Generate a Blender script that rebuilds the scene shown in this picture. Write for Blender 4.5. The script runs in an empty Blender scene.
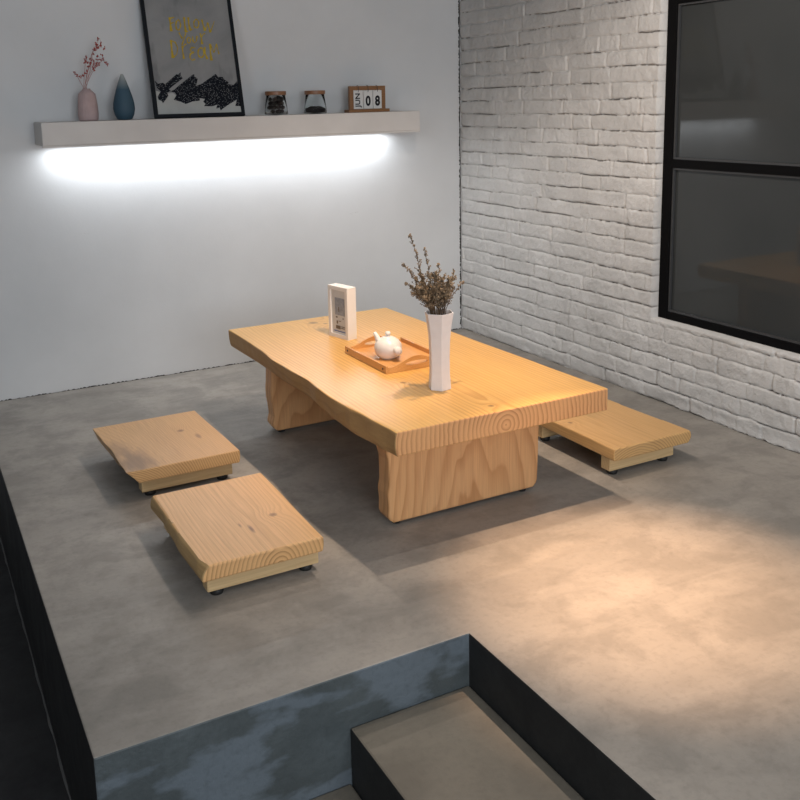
import bpy, bmesh, math, random
import numpy as np
from mathutils import Vector, Matrix
C = bpy.context.scene.collection
sc = bpy.context.scene
PI = math.pi
random.seed(7)

# ------------------------------------------------------------------ helpers
def link(o, parent=None):
    C.objects.link(o)
    if parent is not None: o.parent = parent
    return o
def mesh_obj(name, verts, faces, mat, parent=None, smooth=False, mats=None, fmat=None):
    me = bpy.data.meshes.new(name)
    me.from_pydata([tuple(v) for v in verts], [], faces)
    for m in (mats or [mat]): me.materials.append(m)
    if fmat: me.polygons.foreach_set('material_index', fmat)
    if smooth: me.polygons.foreach_set('use_smooth', [True] * len(me.polygons))
    me.update()
    return link(bpy.data.objects.new(name, me), parent)
def bm_obj(name, bm, mat, parent=None, smooth=False, mats=None):
    bmesh.ops.recalc_face_normals(bm, faces=bm.faces)
    me = bpy.data.meshes.new(name); bm.to_mesh(me); bm.free()
    for m in (mats or [mat]): me.materials.append(m)
    if smooth: me.polygons.foreach_set('use_smooth', [True] * len(me.polygons))
    return link(bpy.data.objects.new(name, me), parent)
def bevel(o, w, seg=2, ang=35):
    m = o.modifiers.new('bevel', 'BEVEL'); m.width = w; m.segments = seg; m.limit_method = 'ANGLE'; m.angle_limit = math.radians(ang)
    return o
def add_box(bm, a, b, M=None):
    x0, y0, z0 = a; x1, y1, z1 = b
    vs = [bm.verts.new(v) for v in [(x0,y0,z0),(x1,y0,z0),(x1,y1,z0),(x0,y1,z0),(x0,y0,z1),(x1,y0,z1),(x1,y1,z1),(x0,y1,z1)]]
    if M is not None:
        for v in vs: v.co = M @ v.co
    for f in [(0,3,2,1),(4,5,6,7),(0,1,5,4),(1,2,6,5),(2,3,7,6),(3,0,4,7)]: bm.faces.new([vs[i] for i in f])
def box(name, a, b, mat, parent=None, M=None):
    bm = bmesh.new(); add_box(bm, a, b, M); return bm_obj(name, bm, mat, parent)
def add_lathe(bm, prof, n=32, center=(0,0,0), M=None, closed=True):
    """prof: list (r,z); r==0 ends make a pole"""
    rings = []
    for r, z in prof:
        if r < 1e-6:
            v = bm.verts.new((center[0], center[1], center[2]+z)); rings.append([v])
        else:
            rings.append([bm.verts.new((center[0]+r*math.cos(2*PI*i/n), center[1]+r*math.sin(2*PI*i/n), center[2]+z)) for i in range(n)])
    if M is not None:
        for R in rings:
            for v in R: v.co = M @ v.co
    for A, B in zip(rings, rings[1:]):
        for i in range(n):
            j = (i+1) % n
            if len(A) == 1 and len(B) == 1: continue
            if len(A) == 1: bm.faces.new((A[0], B[j], B[i]))
            elif len(B) == 1: bm.faces.new((A[i], A[j], B[0]))
            else: bm.faces.new((A[i], A[j], B[j], B[i]))
    return rings
def add_tube(bm, pts, radii, n=6):
    pts = [Vector(p) for p in pts]
    if not hasattr(radii, '__len__'): radii = [radii]*len(pts)
    rings = []; prev = None
    for i, p in enumerate(pts):
        t = (pts[min(i+1, len(pts)-1)] - pts[max(i-1, 0)]).normalized()
        if prev is None:
            a = t.orthogonal().normalized()
        else:
            a = (prev - t*prev.dot(t)).normalized()
        prev = a; b = t.cross(a)
        rings.append([bm.verts.new(p + (a*math.cos(2*PI*k/n) + b*math.sin(2*PI*k/n))*radii[i]) for k in range(n)])
    for A, B in zip(rings, rings[1:]):
        for k in range(n):
            bm.faces.new((A[k], A[(k+1)%n], B[(k+1)%n], B[k]))
    bm.faces.new(rings[0][::-1]); bm.faces.new(rings[-1])
def empty(name, loc, label, cat, group=None, rotz=0):
    o = bpy.data.objects.new(name, None); C.objects.link(o)
    o.location = loc; o.rotation_euler = (0, 0, rotz); o.empty_display_size = .05
    o['label'] = label; o['category'] = cat
    if group: o['group'] = group
    return o
def tag(o, label, cat, group=None, kind=None):
    o['label'] = label; o['category'] = cat
    if group: o['group'] = group
    if kind: o['kind'] = kind
    return o

# ------------------------------------------------------------------ materials
class N:
    def __init__(s, name):
        s.m = bpy.data.materials.new(name); s.m.use_nodes = True
        s.t = s.m.node_tree; s.b = s.t.nodes['Principled BSDF']
    def n(s, typ, **kw):
        x = s.t.nodes.new(typ)
        for k, v in kw.items():
            if k.startswith('i_'):
                x.inputs[int(k[2:]) if k[2:].isdigit() else k[2:].replace('_', ' ')].default_value = v
            else: setattr(x, k, v)
        return x
    def l(s, a, b): s.t.links.new(a, b)
    def math(s, op, a, b=None, c=None, clamp=False):
        x = s.t.nodes.new('ShaderNodeMath'); x.operation = op; x.use_clamp = clamp
        for i, v in enumerate((a, b, c)):
            if v is None: continue
            if isinstance(v, (int, float)): x.inputs[i].default_value = v
            else: s.l(v, x.inputs[i])
        return x.outputs[0]
    def mix(s, fac, a, b, mode='MIX'):
        x = s.t.nodes.new('ShaderNodeMix'); x.data_type = 'RGBA'; x.blend_type = mode
        for i, v in ((0, fac), (6, a), (7, b)):
            if isinstance(v, (int, float)): x.inputs[i].default_value = v
            elif isinstance(v, tuple): x.inputs[i].default_value = (*v, 1) if len(v) == 3 else v
            else: s.l(v, x.inputs[i])
        return x.outputs[2]
    def ramp(s, fac, stops):
        x = s.t.nodes.new('ShaderNodeValToRGB'); e = x.color_ramp.elements
        while len(e) < len(stops): e.new(.5)
        for q, (p, c) in zip(e, stops):
            q.position = p; q.color = (*c, 1) if hasattr(c, '__len__') else (c, c, c, 1)
        s.l(fac, x.inputs[0]); return x.outputs[0]
    def coord(s, scale=(1,1,1), loc=(0,0,0), rot=(0,0,0), typ='Object'):
        c = s.t.nodes.new('ShaderNodeTexCoord'); m = s.t.nodes.new('ShaderNodeMapping')
        m.inputs['Location'].default_value = loc; m.inputs['Rotation'].default_value = rot; m.inputs['Scale'].default_value = scale
        s.l(c.outputs[typ], m.inputs[0]); return m.outputs[0]
    def noise(s, vec, scale, detail=4, rough=.5, dist=0):
        x = s.t.nodes.new('ShaderNodeTexNoise'); s.l(vec, x.inputs['Vector'])
        x.inputs['Scale'].default_value = scale; x.inputs['Detail'].default_value = detail
        x.inputs['Roughness'].default_value = rough; x.inputs['Distortion'].default_value = dist
        return x
    def bump(s, h, strength=.3, dist=.01):
        x = s.t.nodes.new('ShaderNodeBump'); x.inputs['Strength'].default_value = strength; x.inputs['Distance'].default_value = dist
        s.l(h, x.inputs['Height']); s.l(x.outputs[0], s.b.inputs['Normal'])
    def set(s, col=None, rough=None, spec=None, **kw):
        if col is not None:
            if isinstance(col, tuple): s.b.inputs['Base Color'].default_value = (*col, 1)
            else: s.l(col, s.b.inputs['Base Color'])
        if rough is not None:
            if isinstance(rough, (int, float)): s.b.inputs['Roughness'].default_value = rough
            else: s.l(rough, s.b.inputs['Roughness'])
        if spec is not None: s.b.inputs['Specular IOR Level'].default_value = spec
        for k, v in kw.items(): s.b.inputs[k.replace('_', ' ')].default_value = v
        return s.m
def plain(name, col, rough=.5, spec=.5, var=.06, scale=30, **kw):
    m = N(name); n = m.noise(m.coord(), scale, 3)
    lo = tuple(c*(1-var) for c in col); hi = tuple(min(1, c*(1+var)) for c in col)
    m.set(m.ramp(n.outputs[0], [(.3, lo), (.7, hi)]), rough, spec, **kw)
    m.bump(n.outputs[0], .05, .002)
    return m.m

def wood(name, axis, pith, spacing=.012, light=(.62,.37,.155), dark=(.40,.19,.06), contrast=1., wob=.012, knots=(), cathedral=0., rough=.38,
         tint=None, cracks=(), stains=(), fine=1.):
    """solid growth-ring wood: rings around an axis through 'pith'"""
    m = N(name)
    ai = 'XYZ'.index(axis); oth = [i for i in range(3) if i != ai]
    tc = m.n('ShaderNodeTexCoord').outputs['Object']
    sp = m.n('ShaderNodeSeparateXYZ'); m.l(tc, sp.inputs[0])
    sc_ = [1., 1., 1.]; sc_[ai] = .22
    nv = m.coord(scale=tuple(sc_))
    n1 = m.noise(nv, 6, 2, .5); n2 = m.noise(nv, 22, 2, .5)
    d1 = m.math('MULTIPLY', m.math('SUBTRACT', n1.outputs[0], .5), wob*4)
    d2 = m.math('MULTIPLY', m.math('SUBTRACT', n2.outputs[0], .5), wob*.8)
    u = m.math('SUBTRACT', sp.outputs[oth[0]], pith[0]); v = m.math('SUBTRACT', sp.outputs[oth[1]], pith[1])
    r = m.math('SQRT', m.math('ADD', m.math('MULTIPLY', u, u), m.math('MULTIPLY', v, v)))
    r = m.math('ADD', m.math('ADD', r, d1), d2)
    if cathedral: r = m.math('ADD', r, m.math('MULTIPLY', sp.outputs[ai], cathedral))
    kd = None
    for kp, kr in knots:
        dv = m.n('ShaderNodeVectorMath', operation='DISTANCE'); m.l(tc, dv.inputs[0]); dv.inputs[1].default_value = kp
        g = m.math('POWER', 2.718, m.math('MULTIPLY', m.math('MULTIPLY', dv.outputs['Value'], dv.outputs['Value']), -1/(3*kr)**2))
        r = m.math('ADD', r, m.math('MULTIPLY', g, kr*1.6))
        k2 = m.math('SUBTRACT', 1., m.math('DIVIDE', m.math('ADD', dv.outputs['Value'], m.math('MULTIPLY', d2, .5)), kr), clamp=True)
        kd = k2 if kd is None else m.math('MAXIMUM', kd, k2)
    fr = m.math('FRACT', m.math('DIVIDE', m.math('ADD', r, 5.), spacing))
    ring = m.ramp(fr, [(0, .12), (.10, 0.), (.45, .12), (.80, .75), (.93, 1.), (1., .12)])
    # slow variation of ring strength
    n3 = m.noise(nv, 9, 2); n3r = m.ramp(n3.outputs[0], [(.3, .45), (.7, 1.)])
    fac = m.math('MULTIPLY', m.math('MULTIPLY', ring, n3r), contrast, clamp=True)
    fs = [260., 260., 260.]; fs[ai] = 6.
    nf = m.noise(m.coord(scale=tuple(fs)), 1, 3, .6)
    col = m.mix(fac, light, dark)
    col = m.mix(m.math('MULTIPLY', m.ramp(nf.outputs[0], [(.35, 0.), (.75, .35)]), fine), col, tuple(c*.6 for c in dark), 'MIX') if fine else col
    nb = m.noise(nv, 3.5, 2)
    col = m.mix(m.ramp(nb.outputs[0], [(.35, 0.), (.7, .35)]), col, tuple(min(1, c*k) for c, k in zip(light, (1.15, 1.12, 1.0))), 'MIX')
    if kd is not None:
        col = m.mix(m.math('MULTIPLY', m.math('POWER', kd, .6), .8), col, (.12, .045, .018))
    for cp, rx, ry, rz, colr, st in stains:
        mp = m.n('ShaderNodeMapping'); mp.vector_type = 'POINT'
        mp.inputs['Location'].default_value = tuple(-c/q for c, q in zip(cp, (rx, ry, rz))); mp.inputs['Scale'].default_value = (1/rx, 1/ry, 1/rz)
        m.l(tc, mp.inputs[0])
        ln = m.n('ShaderNodeVectorMath', operation='LENGTH'); m.l(mp.outputs[0], ln.inputs[0])
        nn = m.noise(nv, 30, 4, .6)
        q = m.math('ADD', ln.outputs['Value'], m.math('MULTIPLY', m.math('SUBTRACT', nn.outputs[0], .5), 1.6))
        f = m.ramp(q, [(.25, st), (1., 0.)])
        col = m.mix(f, col, colr)
    m.set(col, rough, .45)
    m.bump(m.math('ADD', m.math('MULTIPLY', fr, .3), nf.outputs[0]), .12, .001)
    return m.m

def concrete(name, a=(.20,.185,.165), b=(.30,.275,.245), patch=(.16,.15,.135), rough=.5, bstr=.15, blotch=None, pf=.55, seed=0., stretch=(1,1,1)):
    m = N(name); v = m.coord(scale=stretch, loc=(seed, seed*.7, 0))
    n1 = m.noise(v, 1.6, 6, .6, .2); n2 = m.noise(v, 6, 8, .65, .25); n3 = m.noise(v, 60, 4, .6)
    v2 = m.coord(scale=(2.2*stretch[0], 7*stretch[1], 4*stretch[2]), rot=(0, 0, .5)); n4 = m.noise(v2, 1.1, 5, .6, .5)
    c = m.ramp(n1.outputs[0], [(.35, a), (.65, b)])
    c = m.mix(m.ramp(n2.outputs[0], [(.45, 0.), (.58, pf)]), c, patch)
    c = m.mix(m.ramp(n4.outputs[0], [(.5, 0.), (.66, .35)]), c, tuple(min(1, x*1.16) for x in b))
    if blotch:
        vb = m.coord(scale=(1.2, 1, 2.8), loc=(.3, 0, .2), rot=(0, .25, 0)); nb = m.noise(vb, 2.6, 5, .55, .1)
        c = m.mix(m.ramp(nb.outputs[0], [(.50, 0.), (.56, .7), (.8, .9)]), c, blotch)
    c = m.mix(m.ramp(n3.outputs[0], [(.3, .22), (.5, 0.)]), c, tuple(x*.6 for x in a))
    m.set(c, m.ramp(n2.outputs[0], [(.3, rough-.08), (.7, rough+.12)]), .4)
    h = m.math('ADD', m.math('MULTIPLY', n2.outputs[0], 1.), m.math('MULTIPLY', n3.outputs[0], .25))
    m.bump(h, bstr, .012)
    return m.m

M = {}
M['floor'] = concrete('concrete_floor', (.225,.210,.190), (.330,.305,.275), (.175,.165,.150), pf=.5)
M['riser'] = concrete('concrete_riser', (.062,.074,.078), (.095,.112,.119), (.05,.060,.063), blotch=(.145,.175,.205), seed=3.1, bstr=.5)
M['step'] = concrete('concrete_step', (.16,.142,.115), (.20,.18,.145), (.135,.12,.097), seed=1.7)
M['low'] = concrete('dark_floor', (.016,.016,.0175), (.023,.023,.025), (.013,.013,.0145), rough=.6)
M['side'] = concrete('shaded_side', (.016,.0165,.0175), (.024,.025,.026), (.013,.0135,.014), rough=.7)  # shade of the left-facing concrete faces, put into the colour

m = N('white_wall_paint'); n = m.noise(m.coord(), 2.2, 6, .6); n2 = m.noise(m.coord(), 120, 3)
c = m.ramp(n.outputs[0], [(.3, (.60,.61,.62)), (.7, (.66,.67,.68))])
sx = m.noise(m.coord(scale=(3, 1, 14), loc=(4, 0, 1)), 2.5, 4, .7, 2.)
c = m.mix(m.ramp(sx.outputs[0], [(.725, 0.), (.74, .5), (.76, 0.)]), c, (.35,.34,.33))
m.set(c, .7, .3); m.bump(m.math('ADD', n.outputs[0], m.math('MULTIPLY', n2.outputs[0], .12)), .18, .01); M['wall'] = m.m

m = N('white_painted_brick'); v = m.coord()
n = m.noise(v, 5, 5, .6); n2 = m.noise(v, 70, 5, .65); n3 = m.noise(v, 17, 4, .6, .5)
at = m.n('ShaderNodeAttribute'); at.attribute_name = 'crack_tint'
c = m.ramp(n.outputs[0], [(.3, (.48,.475,.465)), (.7, (.60,.595,.585))])
c = m.mix(m.ramp(n3.outputs[0], [(.62, 0.), (.8, .35)]), c, (.36,.35,.36))
c = m.mix(at.outputs['Fac'], c, (.13,.095,.07))  # brown mixed in along the cracked bed joints
m.set(c, .55, .35)
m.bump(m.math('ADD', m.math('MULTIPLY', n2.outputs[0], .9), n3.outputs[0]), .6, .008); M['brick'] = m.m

m = N('dark_ceiling_paint'); n = m.noise(m.coord(), 3); m.set(m.ramp(n.outputs[0], [(.3, (.30,.30,.30)), (.7, (.34,.34,.34))]), .8); M['ceil'] = m.m
M['leftwall'] = plain('dark_wall_paint', (.05,.05,.053), .7)
M['shelf'] = plain('off_white_shelf_paint', (.60,.575,.555), .55, .3, var=.05, scale=6)
M['black_metal'] = plain('black_window_metal', (.004,.004,.0045), .6, .05)
M['black_rubber'] = plain('black_rubber', (.012,.012,.012), .6)
M['black_frame'] = plain('black_picture_frame', (.010,.012,.016), .6, .12)
M['ceramic'] = plain('white_ceramic', (.78,.76,.74), .28, .5, var=.02)
M['vase_white'] = plain('matte_white_vase', (.80,.75,.74), .5, .4, var=.03)
M['frame_white'] = plain('white_frame_paint', (.80,.78,.76), .5, .4, var=.02)
M['pink'] = plain('dusty_pink_ceramic', (.44,.33,.325), .7, .3, var=.06)
M['led'] = N('led_strip').set((.9,.9,.9), .5, **{'Emission_Color': (.93, .97, 1, 1), 'Emission_Strength': 6.})
M['cork'] = wood('lid_wood', 'X', (0, -.05), .006, (.25,.12,.06), (.15,.065,.03), wob=.004, fine=.5)
M['cal_wood'] = wood('calendar_wood', 'X', (.02, -.06), .008, (.24,.115,.045), (.15,.065,.025), wob=.004, fine=.5)
M['tray_wood'] = wood('tray_wood', 'Y', (.05, -.3), .009, (.66,.34,.115), (.52,.24,.07), wob=.006, contrast=.6)
M['card'] = plain('card_white', (.62,.62,.61), .6, .3, var=.03)
M['ink'] = plain('black_ink', (.012,.012,.014), .6, .2)
M['wire'] = plain('dark_wire', (.05,.05,.05), .4, .5, Metallic=.6)
M['tea'] = plain('dark_tea', (.018,.015,.014), .7, .3, var=.5, scale=150)
M['prune'] = plain('dark_dried_fruit', (.045,.035,.032), .5, .5, var=.5, scale=60)
M['twig_red'] = plain('red_berry', (.34,.045,.035), .6)
M['twig'] = plain('pinkish_twig', (.36,.17,.15), .7)
M['stem_brown'] = plain('dry_stem', (.13,.085,.05), .8)
M['bloom'] = plain('dry_blossom', (.20,.15,.10), .85, .2, var=.75, scale=90)
M['gold'] = plain('mustard_paint', (.44,.31,.03), .7, .1, var=.2, scale=40)
m = N('clear_glass'); m.set((.93,.95,.95), .03, .5, **{'Transmission_Weight': 1., 'IOR': 1.1}); M['glass'] = m.m
# tinted window film
m = N('tinted_window_glass'); n = m.noise(m.coord(), 3, 3)
m.set(m.ramp(n.outputs[0], [(.3, (.038,.042,.043)), (.7, (.044,.048,.049))]), .035, .36); M['pane'] = m.m
# blue vase with pale tip
m = N('blue_glaze'); s = m.n('ShaderNodeSeparateXYZ'); m.l(m.coord(), s.inputs[0])
m.set(m.ramp(m.math('DIVIDE', s.outputs[2], .19), [(.0, (.035,.075,.11)), (.66, (.045,.09,.13)), (.93, (.30,.33,.33)), (1., (.42,.43,.42))]), .6, .3); M['blue'] = m.m
# poster paper
m = N('poster_grey'); v = m.coord(); n = m.noise(v, 5, 6, .6, .5); n2 = m.noise(m.coord(scale=(3, 3, .8)), 5, 4, .6)
c = m.ramp(n.outputs[0], [(.3, (.20,.205,.21)), (.7, (.29,.29,.29))])
m.set(m.mix(m.ramp(n2.outputs[0], [(.55, 0.), (.75, 1.)]), c, (.13,.135,.145)), .6, .2); M['poster'] = m.m
M['poster_light'] = plain('poster_pale', (.38,.39,.38), .6, .2, var=.08, scale=12)
m = N('speckled_black'); vo = m.n('ShaderNodeTexVoronoi'); vo.inputs['Scale'].default_value = 190; m.l(m.coord(), vo.inputs['Vector'])
m.set(m.ramp(vo.outputs['Distance'], [(.16, (.30,.31,.32)), (.30, (.008,.010,.015))]), .7, .08); M['speckle'] = m.m

# table and seat woods
PINE_L, PINE_D = (.74,.435,.195), (.43,.215,.075)
M['top'] = wood('table_pine', 'Y', (.0, .316), .0145, (.75,.45,.145), (.53,.26,.065), 1., .010, knots=[((-.038,1.236,.36),.022), ((.0,1.20,.36),.012), ((-.015,.05,.36),.011), ((-.12,.37,.36),.012)], rough=.3)
M['top_end'] = wood('table_pine_end_grain', 'Y', (.0, .316), .0145, (.68,.365,.165), (.29,.10,.035), 1., .010, rough=.55, fine=.3)
M['bark'] = wood('waney_edge_wood', 'Y', (.05, -.02), .03, (.46,.275,.115), (.33,.175,.07), .6, .02, rough=.6, fine=.8,
    knots=[((-.345,.15,.325),.012), ((-.345,.07,.32),.008), ((-.35,.33,.33),.01)])
M['leg_wood'] = wood('leg_pine', 'Z', (.03, -.10), .022, (.70,.39,.185), (.42,.18,.065), .9, .022, cathedral=.09, rough=.5)

# ------------------------------------------------------------------ setting
def prism(name, outline, z0, z1, mats, fsel=None):
    bm = bmesh.new()
    lo = [bm.verts.new((x, y, z0)) for x, y in outline]; hi = [bm.verts.new((x, y, z1)) for x, y in outline]
    bm.faces.new(hi); bm.faces.new(lo[::-1])
    n = len(outline)
    for i in range(n):
        j = (i+1) % n
        f = bm.faces.new((lo[i], lo[j], hi[j], hi[i]))
        f.material_index = fsel(i) if fsel else 0
    return bm_obj(name, bm, None, mats=mats)
FY = -4.6
plat = [(-2.41, .12), (-2.41, -2.42), (-1.557, -2.42), (-1.557, FY), (.30, FY), (.30, .12)]
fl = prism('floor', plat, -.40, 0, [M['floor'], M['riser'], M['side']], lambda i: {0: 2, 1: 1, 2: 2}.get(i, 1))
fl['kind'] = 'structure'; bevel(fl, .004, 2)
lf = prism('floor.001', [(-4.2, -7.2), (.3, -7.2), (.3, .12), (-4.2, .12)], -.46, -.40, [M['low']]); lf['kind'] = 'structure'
for name, x0, x1, zt, lab in [('concrete_step', -1.869, -1.559, -.131, 'upper concrete step, the large tan slab in the notch of the raised floor'),
                              ('concrete_step', -2.16, -1.871, -.266, 'lower concrete step, a sliver of tan slab at the bottom edge below the upper step')]:
    bm = bmesh.new(); add_box(bm, (x0, FY, -.40), (x1, -2.421, zt))
    for f in bm.faces:
        if f.calc_center_median().x < x0 + .01: f.material_index = 1
    o = bm_obj(name, bm, None, mats=[M['step'], M['side']]); tag(o, lab, 'step', 'steps'); bevel(o, .005, 2)
    del o['group']
bw = box('wall_back', (-4.2, 0, -.40), (.30, .15, 2.42), M['wall']); bw['kind'] = 'structure'
lw = box('wall_left', (-4.35, -7.2, -.40), (-4.2, .15, 2.42), M['leftwall']); lw['kind'] = 'structure'
ce = box('ceiling', (-4.35, -7.2, 2.42), (.3, .15, 2.5), M['ceil']); ce['kind'] = 'structure'

# brick wall as a relief surface, x = 0 plane, running towards -y
rng = np.random.default_rng(11)
def vnoise1(x, seed):
    r = np.random.default_rng(seed).random(4096); i = np.floor(x).astype(int); f = x - i; f = f*f*(3-2*f)
    return r[i % 4096]*(1-f) + r[(i+1) % 4096]*f - .5
def vnoise2(x, y, seed):
    r = np.random.default_rng(seed).random((512, 512)); i = np.floor(x).astype(int); j = np.floor(y).astype(int)
    f = x-i; g = y-j; f = f*f*(3-2*f); g = g*g*(3-2*g); i %= 511; j %= 511
    return (r[i, j]*(1-f)*(1-g) + r[i+1, j]*f*(1-g) + r[i, j+1]*(1-f)*g + r[i+1, j+1]*f*g) - .5
WY0, WY1, WZ0, WZ1 = -1.378, -2.75, .333, 1.592     # window opening
ys = np.concatenate([-np.arange(.006, 1.376, .0042), [-1.378], -np.arange(1.382, 2.25, .0045), -np.arange(2.26, 2.745, .014), [WY1], -np.arange(2.765, 4.6, .03)])
CO = .0632
offs = np.array([-.0001, .0016, .0032, .0055, .010, .020, .031, .042, .052, .0572, .0598, .0616])
NC = 39
Z = []; K = []; T = []
for k in range(NC):
    for t in offs: Z.append(k*CO + t); K.append(k); T.append(t)
Z = np.array(Z); K = np.array(K); T = np.array(T)
Y2, Z2 = np.meshgrid(ys, Z); K2 = np.repeat(K[:, None], len(ys), 1); T2 = np.repeat(T[:, None], len(ys), 1)
S = -Y2
dj = np.minimum(T2, CO - T2)                       # distance to the nearest bed joint
jid = np.where(T2 < CO/2, K2, K2+1)                # joint id
wob = np.zeros_like(S); depth = np.zeros_like(S); crack = np.zeros_like(S)
for j in range(NC+1):
    msk = jid == j
    s = S[msk]
    w = vnoise1(s*3+j*3.7, 100+j)*.0045 + vnoise1(s*16, 200+j)*.0055 + vnoise1(s*60, 250+j)*.002
    wob[msk] = w
    d = np.clip(vnoise1(s*9, 300+j) + .5 + .5*vnoise1(s*45, 350+j), .12, 1)
    depth[msk] = .0012 + .0058*d
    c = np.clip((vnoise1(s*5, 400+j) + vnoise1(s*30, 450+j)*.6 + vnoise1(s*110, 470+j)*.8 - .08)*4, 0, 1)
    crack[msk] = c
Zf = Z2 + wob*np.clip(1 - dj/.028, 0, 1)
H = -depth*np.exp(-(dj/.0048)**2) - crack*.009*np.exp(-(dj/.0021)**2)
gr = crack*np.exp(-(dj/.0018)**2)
# vertical joints + brick offsets
for k in range(NC):
    msk = K2[:, 0] == k
    rr = random.Random(900+k); e = [-.01]; x = rr.uniform(-.10, .02)
    while x < 4.7:
        x += rr.choice([.235, .235, .12, .235, .12, .30]) + rr.uniform(-.012, .012); e.append(x)
    e = np.array(e); s = S[msk]
    idx = np.clip(np.searchsorted(e, s) - 1, 0, len(e)-2)
    s_ = s + vnoise1(Zf[msk]*60, 33+k)*.006
    dv = np.min(np.abs(s_[..., None] - e[None, None, :]), axis=2)
    st = np.array([rr.choice([.001, .0025, .004, .0055]) for _ in e]); near = np.argmin(np.abs(s_[..., None] - e[None, None, :]), axis=2)
    H[msk] -= 1.6*st[near]*np.exp(-(dv/.0042)**2)
    bo = np.array([rr.uniform(-.0022, .0022) for _ in e]); tl = np.array([rr.uniform(-.03, .03) for _ in e])
    H[msk] += bo[idx] + tl[idx]*(T2[msk] - CO/2)
H += vnoise2(S*26, Zf*34, 5)*.0034 + vnoise2(S*70, Zf*80, 6)*.0030 + vnoise2(S*7, Zf*9, 7)*.003
H -= np.clip(1 - Zf/.05, 0, 1)*(.006 + .012*vnoise2(S*14, Zf*30, 8))
X = -H + .001
nr, ncol = S.shape
co = np.stack([X, Y2, np.maximum(Zf, 0)], -1).reshape(-1, 3)
keep = []
zc = (K*CO + T)
r_in = (zc[:-1] >= WZ0-.002) & (zc[1:] <= WZ1+.002); c_in = (ys[:-1] <= WY0+1e-6) & (ys[1:] >= WY1-1e-6)
hole = r_in[:, None] & c_in[None, :]
ii, jj = np.where(~hole)
a = ii*ncol + jj
quads = np.stack([a, a+ncol, a+ncol+1, a+1], -1)
# returns of the opening and of the free end go straight back into the wall
def ret(idx_list, xb=.06):
    global co, quads
    base = len(co); p = co[idx_list].copy(); p[:, 0] = xb; co = np.concatenate([co, p])
    q = [(idx_list[i], idx_list[i+1], base+i+1, base+i) for i in range(len(idx_list)-1)]
    quads = np.concatenate([quads, np.array(q)])
r0 = np.where(r_in)[0][0]; r1 = np.where(r_in)[0][-1] + 1; c0 = np.where(c_in)[0][0]; c1 = np.where(c_in)[0][-1] + 1
ret([i*ncol + c0 for i in range(r0, r1+1)]); ret([i*ncol + c1 for i in range(r0, r1+1)][::-1])
ret([r0*ncol + j for j in range(c0, c1+1)][::-1]); ret([r1*ncol + j for j in range(c0, c1+1)])
ret([i*ncol for i in range(nr)][::-1], .03)
me = bpy.data.meshes.new('wall_right')
me.vertices.add(len(co)); me.vertices.foreach_set('co', co.astype(np.float32).ravel())
me.loops.add(quads.size); me.loops.foreach_set('vertex_index', quads.astype(np.int32).ravel())
me.polygons.add(len(quads)); me.polygons.foreach_set('loop_start', np.arange(0, quads.size, 4, dtype=np.int32)); me.polygons.foreach_set('loop_total', np.full(len(quads), 4, dtype=np.int32))
me.polygons.foreach_set('use_smooth', np.ones(len(quads), dtype=bool))
me.update(calc_edges=True)
ga = me.attributes.new('crack_tint', 'FLOAT', 'POINT'); g = np.zeros(len(co), np.float32); g[:gr.size] = gr.ravel()*.85; ga.data.foreach_set('value', g)
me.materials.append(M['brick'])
wr = link(bpy.data.objects.new('wall_right', me)); wr['kind'] = 'structure'
# masonry core behind the painted face
bm = bmesh.new()
add_box(bm, (.045, -4.6, -.40), (.30, WY1, 2.42)); add_box(bm, (.045, WY0, -.40), (.30, .12, 2.42))
add_box(bm, (.045, WY1, -.40), (.30, WY0, WZ0)); add_box(bm, (.045, WY1, WZ1), (.30, WY0, 2.42))
wc = bm_obj('masonry_core', bm, M['leftwall'], wr)

# window_1: black metal frame, middle rail, two dark panes
bm = bmesh.new(); fx0, fx1 = .040, .085; sw = .048; e = .001
add_box(bm, (fx0, WY0-sw, WZ0+e), (fx1, WY0-e, WZ1-e)); add_box(bm, (fx0, WY1+e, WZ0+e), (fx1, WY1+sw, WZ1-e))
add_box(bm, (fx0, WY1+sw, WZ0+e), (fx1, WY0-sw, WZ0+.034)); add_box(bm, (fx0, WY1+sw, WZ1-.045), (fx1, WY0-sw, WZ1-e))
add_box(bm, (fx0, WY1+sw, .935), (fx1, WY0-sw, .968))
win = bm_obj('window_1', bm, M['black_metal']); win['kind'] = 'structure'; bevel(win, .002, 2)
bm = bmesh.new()
for z0, z1 in ((WZ0+.034, .935), (.968, WZ1-.045)):
    y0, y1 = WY1+sw, WY0-sw; t = .007
    add_box(bm, (fx0+.006, y0, z0), (fx0+.016, y1, z0+t)); add_box(bm, (fx0+.006, y0, z1-t), (fx0+.016, y1, z1))
    add_box(bm, (fx0+.006, y0, z0+t), (fx0+.016, y0+t, z1-t)); add_box(bm, (fx0+.006, y1-t, z0+t), (fx0+.016, y1, z1-t))
bm_obj('glazing_bead', bm, plain('grey_bead', (.045,.047,.05), .5), win)
box('pane', (fx0+.018, WY1+sw, WZ0+.034), (fx0+.026, WY0-sw, .935), M['pane'], win)
box('pane', (fx0+.018, WY1+sw, .968), (fx0+.026, WY0-sw, WZ1-.045), M['pane'], win)

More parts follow.
